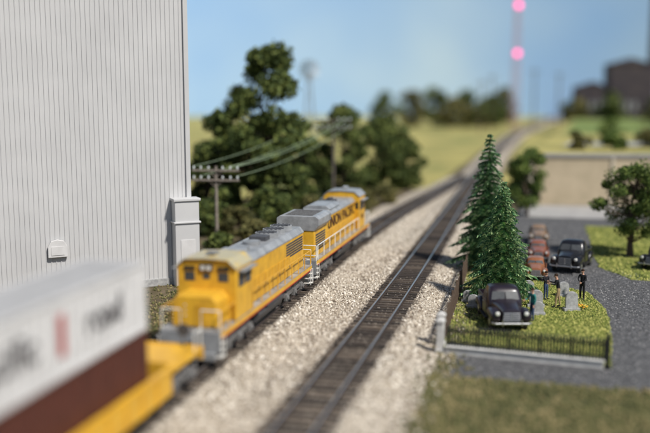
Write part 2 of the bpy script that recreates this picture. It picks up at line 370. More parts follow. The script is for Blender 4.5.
def loco(y,flip,L,style,label,grp):
    f=trainx; p=off(f,y,0); yaw=-math.atan(slope(f,y))+(math.pi if flip else 0)
    root=thing("diesel_locomotive",label,"locomotive",(p[0],p[1],ZR-.006),yaw,grp)
    h=L/2
    mb=MB(); mb.bb(-1.5,1.5,-h+.5,h-.5,1.2,1.52); mb.bb(-.5,.5,-h+.45,h-.45,.95,1.2)
    mb.obj("frame",M['yellow'],root,bevel=.02)
    mb=MB(); mb.bb(-1.51,1.51,-h+.49,h-.49,1.525,1.56); mb.obj("walkway",M['grey'],root)
    for s in(-1,1):
        mb=MB(); mb.box((s*1.504,0,1.24),(.012,L-1.1,.06)); mb.obj("sill_stripe",M['red'],root)
    for s in(-1,1):
        mb=MB(); mb.box((0,s*(h-.42),1.05),(2.9,.12,.95)); mb.box((0,s*(h-.32),.42),(2.5,.25,.35),rx=0)
        mb.obj("pilot",M['grey'],root,bevel=.02)
        mb=MB(); mb.box((0,s*(h-.1),.95),(.25,.6,.22)); mb.box((0.05,s*(h+.18),.95),(.34,.22,.34)); mb.obj("coupler",M['black'],root,bevel=.03)
        for sd in(-1,1):
            mb=MB()
            for k in range(4): mb.box((sd*1.28,s*(h-.62+.0*k),.38+.3*k),(.46,.5-.05*k,.04))
            mb.box((sd*1.52,s*(h-.36),.8),(.03,.04,1.0)); mb.box((sd*1.52,s*(h-.88),.8),(.03,.04,1.0))
            mb.obj("steps",M['white'],root)
    mb=MB(); mb.prism([(-1.3,1.15),(1.3,1.15),(1.38,.85),(1.15,.4),(-1.15,.4),(-1.38,.85)],-2.3,2.3)
    mb.cyl((1.35,-1.5,1.3-.2),(1.35,1.2,1.1),.14,n=10); mb.cyl((-1.35,-1.5,1.1),(-1.35,1.2,1.1),.14,n=10)
    mb.obj("fuel_tank",M['dgrey'],root,smooth=True,bevel=.03)
    for s in(-1,1): truck_part(root,s*(h-3.7),3,span=1.65)
    cy0=h-4.9; cy1=h-2.55
    hw=1.12; y0=-h+1.15
    def sec(w,zt,ch=.28): return [(-w,1.56),(w,1.56),(w,zt-ch),(w-ch*.9,zt),(-w+ch*.9,zt),(-w,zt-ch)]
    ztop=4.1 if style==1 else 4.0
    mb=MB(); mb.prism(sec(hw,ztop),y0,cy0); hood=mb.obj("long_hood",M['yellow'],root,bevel=.04)
    mb=MB()
    rc=[(-hw-.02,ztop-.3),(-hw+.25,ztop+.02),(hw-.25,ztop+.02),(hw+.02,ztop-.3),(hw+.02,ztop-.22),(hw-.22,ztop+.07),(-hw+.22,ztop+.07),(-hw-.02,ztop-.22)]
    mb.prism(rc,y0-.03,cy0-.01); mb.obj("hood_roof",M['grey'],root,bevel=.01)
    for sd in(-1,1):
        mb=MB(); mc=MB(); yy=y0+(3.6 if style==1 else 3.2); k=0
        while yy<cy0-.7:
            mb.box((sd*(hw+.012),yy+.29,2.2),(.03,.54,1.2))
            mc.box((sd*(hw+.034),yy+(.48 if k%2 else .1),2.2),(.02,.05,.16))
            yy+=.62 if k%2 else .58; k+=1
        mb.obj("access_doors",M['yellow2'],hood,bevel=.012); mc.obj("door_latches",M['dgrey'],hood)
    if style==1:
        mb=MB(); mb.prism([(-hw,3.35),(-1.46,3.72),(-1.46,4.16),(-1.22,4.34),(1.22,4.34),(1.46,4.16),(1.46,3.72),(hw,3.35)],y0-.05,y0+3.4)
        rr=mb.obj("radiator_housing",M['grey'],root,bevel=.04)
        mb=MB()
        for k in range(12): mb.box((0,y0+.3+k*.25,4.35),(1.9,.05,.03))
        mb.obj("radiator_grille",M['truckg'],rr)
        for sd in(-1,1):
            mb=MB()
            for r in range(7): mb.box((sd*(hw+.01),y0+1.7,2.0+r*.17),(.025,2.6,.1))
            mb.obj("side_louvres",M['dgrey'],root)
        mb=MB(); mb.prism([(-.9,4.05),(-1.05,4.2),(-.7,4.42),(.7,4.42),(1.05,4.2),(.9,4.05)],y0+5.0,y0+8.2); mb.obj("intake_housing",M['grey'],root,bevel=.04)
        mb=MB(); mb.box((0,y0+9.2,4.25),(.9,.9,.3)); mb.box((0,y0+9.2,4.45),(.35,.7,.2)); mb.obj("exhaust_stack",M['dgrey'],root,bevel=.03)
    else:
        for k in range(3):
            yc=y0+1.2+k*1.45
            mb=MB(); mb.cyl((0,yc,ztop),(0,yc,ztop+.3),.68,n=24); fn=mb.obj("roof_fan",M['grey'],root,smooth=True)
            mb=MB()
            for a in range(6): mb.box((0,yc,ztop+.32),(1.2,.08,.03),rz=a*math.pi/6)
            mb.cyl((0,yc,ztop+.3),(0,yc,ztop+.345),.2,n=12); mb.obj("fan_guard",M['dgrey'],fn)
        for sd in(-1,1):
            mb=MB()
            for r in range(6): mb.box((sd*(hw+.01),y0+2.1,2.75+r*.15),(.025,3.6,.09))
            mb.obj("radiator_grille",M['dgrey'],root)
        for k in range(2):
            yc=y0+6.9+k*1.9
            mb=MB(); mb.cyl((0,yc,ztop),(0,yc,ztop+.24),.5,n=20); mb.obj("roof_fan",M['grey'],root,smooth=True)
        mb=MB(); mb.box((0,y0+5.5,ztop+.18),(1.0,.8,.3)); mb.obj("exhaust_stack",M['dgrey'],root,bevel=.03)
        mb=MB(); mb.box((0,y0+9.9,ztop+.15),(1.3,1.0,.3)); mb.obj("brake_housing",M['grey'],root,bevel=.03)
    cw=1.5; ct=4.6 if style==1 else 4.45
    mb=MB(); mb.prism([(-cw,1.56),(cw,1.56),(cw,ct-.42),(cw*.72,ct-.06),(0,ct),(-cw*.72,ct-.06),(-cw,ct-.42)],cy0,cy1)
    cab=mb.obj("cab",M['yellow'],root,bevel=.04)
    mb=MB(); mb.prism([(-cw-.03,ct-.43),(-cw*.72,ct-.04),(0,ct+.02),(cw*.72,ct-.04),(cw+.03,ct-.43),(cw+.03,ct-.36),(cw*.72+.02,ct+.02),(0,ct+.08),(-cw*.72-.02,ct+.02),(-cw-.03,ct-.36)],cy0-.05,cy1+.12)
    mb.obj("cab_roof",M['grey'] if style==1 else M['wroof'],cab,bevel=.01)
    gm=M['glass'] if style==1 else M['wglass']
    def pane(x0,x1,y0_,y1_,z0,z1,n="window"):
        mb=MB(); mb.bb(x0,x1,y0_,y1_,z0,z1); return mb.obj(n,gm,cab,bevel=.01)
    for sd in(-1,1):
        for a,b in((cy0+.25,cy0+1.08),(cy0+1.22,cy0+2.05)):
            pane(min(sd*cw,sd*(cw+.02)),max(sd*cw,sd*(cw+.02)),a,b,3.1,3.75)
        wz=3.4 if style==2 else 3.2
        pane(sd*.85-.26,sd*.85+.26,cy1,cy1+.02,wz,3.82)
        pane(sd*1.3-.13,sd*1.3+.13,cy0-.02,cy0,3.2,3.75)
        mb=MB(); mb.box((sd*(cw+.18),cy0+1.15,3.9),(.36,2.0,.05)); mb.obj("sunshade",M['grey'],cab)
    pane(-.18,.18,cy1,cy1+.02,3.5,3.8)
    mb=MB(); mb.bb(-.34,.34,cy1,cy1+.1,3.9,4.2); hl=mb.obj("headlight_housing",M['dgrey'],cab,bevel=.02)
    for sd in(-1,1):
        mb=MB(); mb.cyl((sd*.15,cy1+.1,4.05),(sd*.15,cy1+.13,4.05),.11,n=14); mb.obj("headlight",M['lens'],hl,smooth=True)
        mb=MB(); mb.bb(sd*.85-.28,sd*.85+.28,cy1,cy1+.06,3.92,4.1); mb.obj("number_board",M['black'],cab)
    mb=MB()
    for k in(-1,0,1): mb.cyl((k*.12,cy0+1.2,ct+.22),(k*.14,cy0+1.8,ct+.22),.03,.09,n=8)
    mb.box((0,cy0+1.15,ct+.12),(.4,.1,.2)); mb.obj("horn",M['grey'],cab)
    mb=MB()
    zt=3.05
    mb.prism(sec(1.12,zt,.3),cy1,h-.95); nose=mb.obj("short_hood",M['yellow'],root,bevel=.08)
    mb=MB(); mb.box((-.35,h-.945,2.1),(.62,.03,1.05)); mb.obj("nose_door",M['yellow2'],nose,bevel=.02)
    for k in range(3):
        mb=MB(); mb.box((.45,h-.94,2.6-.25*k),(.1,.03,.05)); mb.obj("nose_lamp",M['lens'],nose)
    def rail(P,posts,n="handrail",mt='white'):
        mb=MB()
        for i in range(len(P)-1): mb.cyl(P[i],P[i+1],.032,n=6)
        for q in posts: mb.cyl((q[0],q[1],1.35),(q[0],q[1],q[2]),.032,n=6)
        return mb.obj(n,M[mt],root)
    hm='white' if style==1 else 'yellow2'
    for sd in(-1,1):
        x=sd*1.47; yb=-h+.75
        ps=[(x,yb+k*(cy0-.15-yb)/8,2.5) for k in range(9)]
        rail([(x,yb-.1,1.7),(x,yb,2.5)]+ps[1:],ps,mt=hm)
        ps=[(x,cy1+.1,2.5),(x,(cy1+h-.6)/2,2.5),(x,h-.6,2.5)]; rail(ps+[(x,h-.5,1.7)],ps,mt=hm)
    for s in(-1,1):
        e=s*(h-.5)
        for sd in(-1,1):
            ps=[(sd*1.42,e,2.5),(sd*.5,e,2.5)]
            rail(ps+[(sd*.5,e,1.9)],ps,"end_handrail",mt='white')
    for s in (-1,1):
        mb=MB(); mb.cyl((s*.5,-h+.48,1.85),(s*1.42,-h+.48,1.85),.03,n=6); mb.obj("drop_rail",M['white'],root)
    yc=(y0+3.6+cy0)/2
    if style==1:
        for sd in(-1,1):
            textm("UNION PACIFIC",1.12,M['letter'],root,(sd*(hw+.035),yc+.0,3.27),(0,sd,0),(0,0,1),bold=.002,sx=1.14)
            textm("2446",.5,M['letter'],cab,(sd*(cw+.008),(cy0+cy1)/2,2.5),(0,sd,0),(0,0,1),bold=.01,name="road_number")
    mb=MB(); mb.bb(-.3,.3,y0-.08,y0,3.45,3.85) if style==2 else mb.bb(-.3,.3,y0-.13,y0,2.75,3.15); mb.obj("rear_headlight_housing",M['dgrey'],root,bevel=.02)
    return root
G="yellow diesel locomotives coupled in a train"
loco(64.0,False,19.2,1,"yellow diesel locomotive with grey roof and white handrails on the track",G)
loco(45.7,True,17.4,2,"yellow diesel locomotive with grey roof fans, cab facing the containers",G)

# container car
def wellcar():
    y=25.0; p=off(trainx,y,0); yaw=-math.atan(slope(trainx,y))
    root=thing("container_flatcar","yellow well car carrying two stacked shipping containers","rail wagon",(p[0],p[1],ZR-.006),yaw)
    h=11.6
    for sd in(-1,1):
        mb=MB(); mb.bb(min(sd*1.32,sd*1.5),max(sd*1.32,sd*1.5),-8,7.6,.55,1.55)
        mb.bb(min(sd*1.28,sd*1.55),max(sd*1.28,sd*1.55),-8.2,7.8,1.551,1.65)
        k=-7.5
        while k<7.5: mb.box((sd*1.52,k,1.05),(.08,.1,.98)); k+=1.25
        mb.obj("side_sill",M['yellow'],root,bevel=.015)
    mb=MB(); mb.bb(-1.3,1.3,-8,7.6,.55,.68); mb.obj("well_floor",M['dgrey'],root)
    for s in(-1,1):
        mb=MB(); mb.bb(-1.45,1.45,min(s*7.7,s*(h-.7)),max(s*7.7,s*(h-.7)),1.3,1.5); mb.bb(-.35,.35,min(s*7.7,s*(h-.5)),max(s*7.7,s*(h-.5)),.9,1.3)
        mb.box((0,s*(h-.65),1.25),(2.9,.12,.6)); mb.box((0,s*7.75,1.25),(2.6,.12,1.0)); mb.obj("end_platform",M['yellow'],root,bevel=.02)
        truck_part(root,s*9.3,2,.45,span=1.75)
        mb=MB(); mb.box((0,s*(h-.2),.95),(.25,.9,.22)); mb.box((0,s*(h+.2),.95),(.34,.22,.34)); mb.obj("coupler",M['black'],root)
        q=h-.8
        for sd in(-1,1):
            mb=MB()
            mb.cyl((sd*1.4,s*q,1.5),(sd*1.4,s*q,2.3),.03,n=6); mb.cyl((sd*1.4,s*(q-.7),1.5),(sd*1.4,s*(q-.7),2.3),.03,n=6); mb.cyl((sd*1.4,s*q,2.3),(sd*1.4,s*(q-.7),2.3),.03,n=6)
            mb.obj("grab_rail",M['white'],root)
        mb=MB(); mb.cyl((.6,s*q,1.5),(.6,s*q,2.2),.04,n=8); mb.cyl((.6,s*(q+.02),2.2),(.6,s*(q+.08),2.2),.28,n=14)
        mb.obj("brake_wheel",M['dgrey'],root)
    def cont(name,z0,hh,mat,top,label,txt):
        c=thing(name,label,"shipping container",(p[0],p[1],z0),yaw)
        a=-6.1;b=6.1
        for sd in(-1,1):
            mb=MB(); V=[];k=0;n=0;x=a+.15
            while x<b-.15:
                o=sd*(1.19 if k%2 else 1.15); 
                V+=[(o,x,.15),(o,x,hh-.12)]; V+=[(o,min(x+.17,b-.15),.15),(o,min(x+.17,b-.15),hh-.12)]; n+=2; x+=.25;k+=1
            mb.add(V,[(2*i,2*i+2,2*i+3,2*i+1) for i in range(n-1)])
            mb.obj("side_panel",mat,c)
        mb=MB(); mb.bb(-1.13,1.13,a+.06,b-.06,.1,hh-.1); mb.obj("body",mat,c)
        mb=MB()
        for sx in(-1,1):
            mb.bb(min(sx*1.1,sx*1.22),max(sx*1.1,sx*1.22),a+.16,b-.16,0,.16); mb.bb(min(sx*1.1,sx*1.22),max(sx*1.1,sx*1.22),a+.16,b-.16,hh-.13,hh-.01)
            for sy in(-1,1):
                mb.box((sx*1.14,sy*6.02,hh/2),(.16,.16,hh-.4)); mb.box((sx*1.14,sy*6.0,.1),(.18,.22,.2)); mb.box((sx*1.14,sy*6.0,hh-.1),(.18,.22,.2))
        for sy in(-1,1): mb.bb(-1.1,1.1,sy*6.04-.06,sy*6.04+.06,hh-.15,hh-.01)
        mb.obj("frame",mat,c,bevel=.01)
        mb=MB(); mb.bb(-1.095,1.095,a+.17,b-.17,hh-.06,hh-.02)
        k=a+.4
        while k<b-.3: mb.box((0,k,hh-.015),(2.1,.2,.02)); k+=.45
        mb.obj("roof",top,c)
        for s in(-1,1):
            mb=MB()
            for x in(.25,.75): mb.cyl((s*x,b+.02,.15),(s*x,b+.02,hh-.15),.03,n=6)
            mb.box((s*.53,b-.03,hh/2),(1.02,.05,hh-.35))
            mb.obj("door",mat,c)
        if txt:
            for sd in(-1,1):
                textm("Pacific",1.35,M['gletter'],c,(sd*1.215,-sd*2.6,hh*.52),(0,sd,0),(0,0,1),bold=.02)
                textm("road",1.35,M['gletter'],c,(sd*1.215,sd*3.0,hh*.52),(0,sd,0),(0,0,1),bold=.02)
                mb=MB(); mb.box((sd*1.215,sd*.35,hh*.52),(.01,.35,1.3)); mb.obj("red_mark",M['red'],c)
        return c
    cont("shipping_container",ZR+.69,2.85,M['cbrown'],M['cbrown'],"brown steel shipping container resting in the yellow well car",0)
    cont("shipping_container",ZR+.69+2.85,2.55,M['cwhite'],M['ctop'],"white shipping container with dark grey lettering stacked on a brown one",1)
wellcar()

# ------------------------------------------------------------ white building
bl=Vector((-9.3,57.5,0)); bd=Vector((-.9105,-.4135,0))
yaw=math.atan2(-bd.y,-bd.x)
bld=thing("grain_warehouse","tall windowless white metal sided building beside the track","building",(bl.x,bl.y,0),yaw)
mb=MB(); W=30;H=34;D=16
x=-W;V=[];n=0;st=.3
while x<0:
    for dx,o in((0,0),(.17,0),(.19,-.04),(.25,-.04),(.27,0)):
        if x+dx<=0: V+=[(x+dx,o,.5),(x+dx,o,H)]; n+=1
    x+=st
V+=[(0,0,.5),(0,0,H)];n+=1
mb.add(V,[(2*i,2*i+2,2*i+3,2*i+1) for i in range(n-1)]); mb.obj("wall",M['siding'],bld)
mb=MB(); V=[];n=0;y=0
while y<D:
    for dy,o in((0,0),(.17,0),(.19,.045),(.25,.045),(.27,0)): V+=[(o,y+dy,.5),(o,y+dy,H)]; n+=1
    y+=st
mb.add(V,[(2*i,2*i+2,2*i+3,2*i+1) for i in range(n-1)]); mb.bb(-W,-.1,D-.1,D,0,H); mb.bb(-W,-W+.1,.1,D-.1,.5,H); mb.obj("side_wall",M['siding'],bld)
mb=MB(); mb.bb(-W-.1,.1,-.12,D+.2,0,.5); mb.obj("foundation",M['stone'],bld,bevel=.02)
mb=MB(); mb.bb(-W-.3,.3,-.3,D+.3,H,H+.3); mb.obj("roof",M['grey'],bld)
mb=MB(); mb.box((0.0,-.1,H/2),(.3,.14,H-1)); mb.obj("corner_trim",M['siding'],bld)
mb=MB(); mb.bb(-1.2,.45,-1.0,-.02,0.0,5.8); mb.bb(-1.3,.55,-1.1,-.02,5.8,5.98); mb.bb(-1.3,.55,-1.1,-.02,4.3,4.42)
vest=mb.obj("entrance_porch",M['siding'],bld,bevel=.03)
mb=MB(); mb.bb(-.85,.15,-1.03,-1.0,.1,3.2); mb.obj("door",M['cwhite'],vest,bevel=.01)
mb=MB(); mb.prism([(-9.3,2.5),(-8.1,2.5),(-8.1,3.2),(-8.3,3.55),(-8.7,3.65),(-9.1,3.55),(-9.3,3.2)],-.3,-.08); vt=mb.obj("wall_vent",M['cwhite'],bld,bevel=.03)
mb=MB(); mb.bb(-9.1,-8.3,-.33,-.3,2.65,3.2); mb.obj("vent_louvre",M['cwhite'],vt)

# ------------------------------------------------------------ trees
def leafcloud(C,rad_,per,ls,parent,mat,name="crown",vs=1.0):
    V=[];n=len(C)*per
    C=np.repeat(np.asarray(C,float),per,0); r=np.repeat(np.asarray(rad_,float),per)
    d=rng.normal(size=(n,3)); d/=np.linalg.norm(d,axis=1)[:,None]
    rr=r*(rng.uniform(.2,1.2,n)**.6)
    P=C+d*rr[:,None]*np.array([1,1,vs*.8])
    a=rng.normal(size=(n,3)); a/=np.linalg.norm(a,axis=1)[:,None]
    b=np.cross(a,d+rng.normal(size=(n,3))*.7); b/=np.linalg.norm(b,axis=1)[:,None]+1e-6
    s=ls*rng.uniform(.6,1.4,n)[:,None]
    Q=np.stack([P-a*s,P+b*s*.55,P+a*s,P-b*s*.55],1).reshape(-1,3)
    F=np.arange(4*n).reshape(n,4)
    return fast(name,Q,F,[mat],parent)
def tree(name,label,x,y,h,w,mat,nc=26,per=380,ls=.22,th=.25,trunk=.3,seed=1,group=None,shape=1.0,cr=.2):
    rr=random.Random(seed)
    t=thing(name,label,"tree",(x,y,0),rr.uniform(0,6),group)
    P=[Vector((0,0,-.1))];k=5
    for i in range(1,k+1): P.append(Vector((rr.uniform(-.04,.04)*h,rr.uniform(-.04,.04)*h,h*.78*i/k)))
    C=[];Rd=[]
    for i in range(nc):
        u=rr.random(); z=h*(th+(1-th-.06)*u)
        env=math.sin(math.pi*min(1,max(0,(u*.85+.12))))**.6
        if shape!=1: env=env*(1-shape*u*.6)
        a=rr.uniform(0,6.28); q=w/2*env*math.sqrt(rr.uniform(.15,1))*rr.uniform(.75,1.05)
        C.append((q*math.cos(a),q*math.sin(a),z)); Rd.append(w*cr*rr.uniform(.5,1.2))
    C.append((P[-1].x,P[-1].y,h*.9));Rd.append(w*cr*.8)
    mb=MB(); mb.tube(P,[trunk*(1.25 if i==0 else 1)*(1-i/k*.8) for i in range(k+1)],8)
    for c,q in zip(C,Rd):
        f=max(.18,min(.95,c[2]/(h*.78)-.22)); j=f*k; i0=min(k-1,int(j)); s=P[i0].lerp(P[i0+1],j-i0)
        e=Vector(c); m=s.lerp(e,.5)+Vector((0,0,-.03*h))
        mb.tube([s,m,e],[trunk*.3,trunk*.18,trunk*.06],5)
    mb.obj("trunk",M['bark'],t,smooth=True)
    leafcloud(C,Rd,per,ls,t,mat)
    return t
gt="dark leafy trees beside the line"
tree("broadleaf_tree","tall dark green tree with ragged narrow crown beside the line",-6.0,87,18.6,10.2,M['leafd'],nc=70,per=280,ls=.25,th=.1,trunk=.4,seed=12,shape=.3,cr=.135)
for i,(x,y,h,w) in enumerate([(-10.6,86,11.5,5.5),(-2.6,95,10.5,5),(2.2,108,12,7.5),(7.3,114,10.5,7.5),(11.2,120,7.2,5.5),(-13,95,8,7),(-1,112,7,7)]):
    tree("broadleaf_tree","dark green leafy tree in the scrub beside the line",x,y,h,w,M['leafd'],nc=36,per=220,ls=.25,th=.06,trunk=.25,seed=30+i,group=gt,cr=.17)
for i,(x,y,h,w) in enumerate([(-8,78,2.6,4),(-4.5,80,3.2,4.5),(-1.5,83,3,4),(1,88,2.8,4),(-6,74,1.8,3),(-11.5,78,3.2,4),(3.5,95,2.5,4),(-9,70,1.3,2.4),(7,103,2.2,4)]):
    tree("bush","low olive green bush in rough ground",x,y,h,w,M['leafd'] if i%2 else M['leafo'],nc=14,per=200,ls=.18,th=.1,trunk=.07,seed=60+i,group="bushes beside the line",cr=.22)
tree("broadleaf_tree","small round dark green tree past the firs",22.0,92,7.4,4.6,M['leafm'],nc=28,per=220,ls=.18,th=.2,trunk=.2,seed=5,cr=.18)
tree("broadleaf_tree","spreading green tree with forked trunk on the lawn",24.6,67.5,7.6,6.6,M['leafm'],nc=46,per=330,ls=.11,th=.3,trunk=.26,seed=21,cr=.13)
gd="far off trees on the skyline"
for i,(x,y,h,w) in enumerate([(40,400,17,13),(52,410,19,14),(68,415,16,14),(83,420,15,12),(98,470,19,14),(28,390,16,13),(126,430,15,14),(97,290,15,10),(88,300,12,10),(112,285,14,12),(118,280,11,12),(150,420,16,14),(60,395,13,16),(75,400,12,14)]):
    tree("distant_tree","dark green tree on the skyline",x,y,h,w,M['leafd'] if i%4 else M['leafo'],nc=16,per=110,ls=.8,th=.08,trunk=.5,seed=90+i,group=gd,cr=.24)

def fir(x,y,h,w,seed,label,nl,mat,dens=.045):
    rr=random.Random(seed); t=thing("fir_tree",label,"tree",(x,y,0),rr.uniform(0,6))
    mb=MB(); mb.tube([(0,0,-.05),(0,0,h*.5),(0,0,h)],[h*.024,h*.015,.01],10)
    A=[]
    tr=[]
    for k in range(nl):
        u=k/(nl-1); z=h*(.1+.885*u); ln=(w/2*(1-u)**.8+.12)*rr.uniform(.88,1.1)
        nb=max(6,int(18-10*u)); a0=rr.random()*6
        for j in range(nb):
            a=a0+j*6.283/nb+rr.uniform(-.25,.25); l=ln*rr.uniform(.6,1.15); dz=-.24*l+rr.uniform(-.16,.1)
            dirv=Vector((math.cos(a),math.sin(a),0))
            p0=Vector((0,0,z+rr.uniform(-.1,.1))); p1=dirv*l*.6+Vector((0,0,z+dz*.3)); p2=dirv*l+Vector((0,0,z+dz))
            if j%2==0: tr.append((p0,p1,p2))
            side=Vector((-math.sin(a),math.cos(a),0)); m=max(6,int(l/dens))
            for q in range(m):
                f=(q+1)/m*rr.uniform(.93,1.05); pp=p0.lerp(p1,f/.6) if f<.6 else p1.lerp(p2,(f-.6)/.4)
                nlg=(.11+.28*l*.4*math.sin(min(1,1.15-f)*1.5)+.05)*rr.uniform(.7,1.25)
                for sg in(-1,1):
                    tip=pp+side*sg*nlg+dirv*nlg*.6+Vector((0,0,-nlg*rr.uniform(-.1,.9)))
                    wv=dirv*.042+Vector((0,0,.04))
                    A+= [pp-wv,pp+wv,tip]
                tip=pp+dirv*.1+Vector((rr.uniform(-.1,.1),rr.uniform(-.1,.1),rr.uniform(-.16,.15))); A+=[pp-side*.045,pp+side*.045,tip]
    for a,b,c in tr: mb.tube([a,b,c],[.025,.015,.005],4)
    mb.obj("trunk",M['bark'],t,smooth=True)
    A=np.array([tuple(v) for v in A]); fast("crown",A,np.arange(len(A)).reshape(-1,3),[mat],t)
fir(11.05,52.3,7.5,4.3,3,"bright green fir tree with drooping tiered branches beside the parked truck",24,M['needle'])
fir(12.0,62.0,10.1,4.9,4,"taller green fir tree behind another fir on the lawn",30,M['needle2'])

# ------------------------------------------------------------ utility poles
def pole(x,y,h,yaw,label,th=.13,mat='polew'):
    t=thing("utility_pole",label,"utility pole",(x,y,0),yaw,"wooden telegraph poles beside the line")
    mb=MB(); mb.cyl((0,0,-.1),(0,0,h),th,th*.7,n=10); mb.obj("post",M[mat],t,smooth=True)
    tips=[]
    for z in(h-.35,h-1.15):
        mb=MB(); mb.box((0,-.14,z),(4.0,.13,.15))
        c=mb.obj("crossarm",M[mat],t,bevel=.01)
        for k in(-1.85,-1.25,-.6,.6,1.25,1.85):
            mb=MB(); mb.cyl((k,-.14,z+.07),(k,-.14,z+.2),.03,n=6); mb.cyl((k,-.14,z+.18),(k,-.14,z+.36),.085,.06,n=8); mb.obj("insulator",M['insul'],c,smooth=True)
            tips.append(Matrix.Translation((x,y,0))@Matrix.Rotation(yaw,4,'Z')@Vector((k,-.14,z+.36)))
        for s in(-1,1):
            mb=MB(); mb.cyl((s*.6,-.14,z-.05),(0,-.1,z-.6),.025,n=5); mb.obj("brace",M[mat],t)
    return tips
a=pole(-9.0,70,7.1,-.15,"weathered wooden telegraph pole with two crossarms and glass insulators",.15)
b=pole(.9,92,10.6,-.2,"dark wooden telegraph pole with two crossarms among dark trees",.17,'polew2')
w=thing("overhead_wires","thin green wires strung between two telegraph poles","wire")
for i in(0,4,5,7,11):
    mb=MB()
    p,q=a[i],b[i]; pts=[p.lerp(q,k/14)+Vector((0,0,-.6*4*(k/14)*(1-k/14))) for k in range(15)]
    mb.tube(pts,[.022]*15,5)
    mb.obj("wire_strand",M['wire'],w)

# ------------------------------------------------------------ cemetery fence, walls
def fence(p0,p1,h,n,label,mat,pick=.02,post_every=12,base=None,name="iron_fence",flat=False):
    p0=Vector((*p0,0));p1=Vector((*p1,0)); L=(p1-p0).length; yaw=math.atan2((p1-p0).y,(p1-p0).x)
    t=thing(name,label,"fence",p0,yaw)
    z0=base or 0
    mb=MB()
    for k in range(n+1):
        x=L*k/n; jz=R.uniform(-.02,.02)
        if flat: mb.box((x,0,z0+h/2+jz),(pick*4,.03,h)); 
        else:
            mb.cyl((x,0,z0),(x,0,z0+h+jz),pick,n=5); mb.cyl((x,0,z0+h+jz),(x,0,z0+h+.1+jz),pick*1.6,.002,n=5)
    mb.obj("pickets",mat,t)
    for z in(.18,.8):
        mb=MB(); mb.box((L/2,.02 if flat else 0,z0+h*z),(L,.06,.09)); mb.obj("fence_rail",mat,t)
    for k in range(0,n+1,post_every):
        mb=MB(); mb.box((L*k/n,.05 if flat else 0,z0+h/2),(.12,.12,h+.1)); mb.obj("post",mat,t,bevel=.01)
fence((6.1,41.03),(13.1,38.58),.95,50,"low black iron picket fence standing on the pale kerb wall",M['iron'],.042,base=.42,post_every=10)
kw=thing("kerb_wall","pale concrete kerb wall along the cemetery front","wall",(6.0,41.07,0),math.atan2(-2.42,6.9))
mb=MB(); mb.bb(0,7.5,-.16,.16,0,.36); mb.obj("wall",M['conc'],kw,bevel=.02)
mb=MB(); mb.bb(-.0,7.55,-.24,.24,.362,.43); mb.obj("coping",M['conc'],kw,bevel=.02)
for x,y,lb in((5.75,41.2,"pale stone gate pillar at the corner of the cemetery"),(5.95,42.4,"pale stone pillar beside the wooden fence")):
    t=thing("stone_pillar",lb,"pillar",(x,y,0),-.33,"stone pillars of the cemetery fence")
    mb=MB(); mb.box((0,0,.1),(.44,.44,.2)); mb.box((0,0,.85),(.32,.32,1.4)); mb.obj("shaft",M['conc'],t,bevel=.02)
    mb=MB(); mb.loftz([(1.56,.22,-.22,.22,8),(1.66,.22,-.22,.22,8),(1.8,.04,-.04,.04,8)]); mb.obj("cap",M['conc'],t)
t=thing("iron_post","slim black iron end post of the cemetery fence","post",(13.25,38.55,0),-.33)
mb=MB(); mb.box((0,0,.75),(.18,.18,1.5)); mb.box((0,0,.08),(.3,.3,.16)); mb.obj("shaft",M['iron'],t,bevel=.015)
mb=MB(); mb.ell((0,0,1.58),(.1,.1,.11)); mb.obj("finial",M['iron'],t,smooth=True)
fence((6.15,42.8),(10.3,60.5),1.4,66,"brown wooden picket fence along the gravel",M['wood'],.035,11,name="wooden_fence",flat=True)

# tan wall and plateau
hp=6.1
t=thing("retaining_wall","long tan retaining wall with pale coping and pilasters","wall",(24.5,101.5,0),math.atan2(-6.5,50))
mb=MB(); mb.bb(0,52,0,.6,0,hp-.25); mb.obj("wall_face",M['tan'],t)
mb=MB(); mb.bb(-.2,52,-.2,.6,hp-.25,hp+.1); mb.obj("coping",M['pale'],t)
for k in range(6):
    mb=MB(); mb.bb(k*9.3+.1,k*9.3+.5,-.15,0,0,hp-.25); mb.obj("pilaster",M['tan2'],t)
V=[(24.6,101.8),(76,95.2),(330,420),(420,700),(232,700),(127,430)]
mb=MB(); n=len(V); mb.add([(x,y,0) for x,y in V]+[(x,y,hp-.05) for x,y in V],[(i,(i+1)%n,n+(i+1)%n,n+i) for i in range(n)]+[tuple(range(n,2*n))])
struct(mb.obj("terrain",M['field']),"raised yellow field above the tan wall")
def sh(p,z,m,l):
    sheet("field",p,z,m,l,jit=.3,step=4)
sh([(46,165),(76,160),(120,330),(98,330)],hp+.0,M['green'],"green field on the raised ground")
sh([(34,122),(90,118),(98,128),(38,132)],hp-.02,M['pale'],"pale road crossing the raised ground")
for i,(x,y,h_,w_) in enumerate([(33,112,2.2,3),(38,112,1.8,3),(45,118,2.2,4),(52,112,2,3.5),(60,140,3,5),(50,150,3,5),(68,175,5,7),(78,190,6,7)]):
    o=tree("bush","green bush on the raised field",x,y,h_,w_,M['leafm'] if i%2 else M['leafo'],nc=10,per=120,ls=.22,th=.1,trunk=.07,seed=160+i,group="bushes on the raised field",cr=.24)
    o.location.z=hp-.05

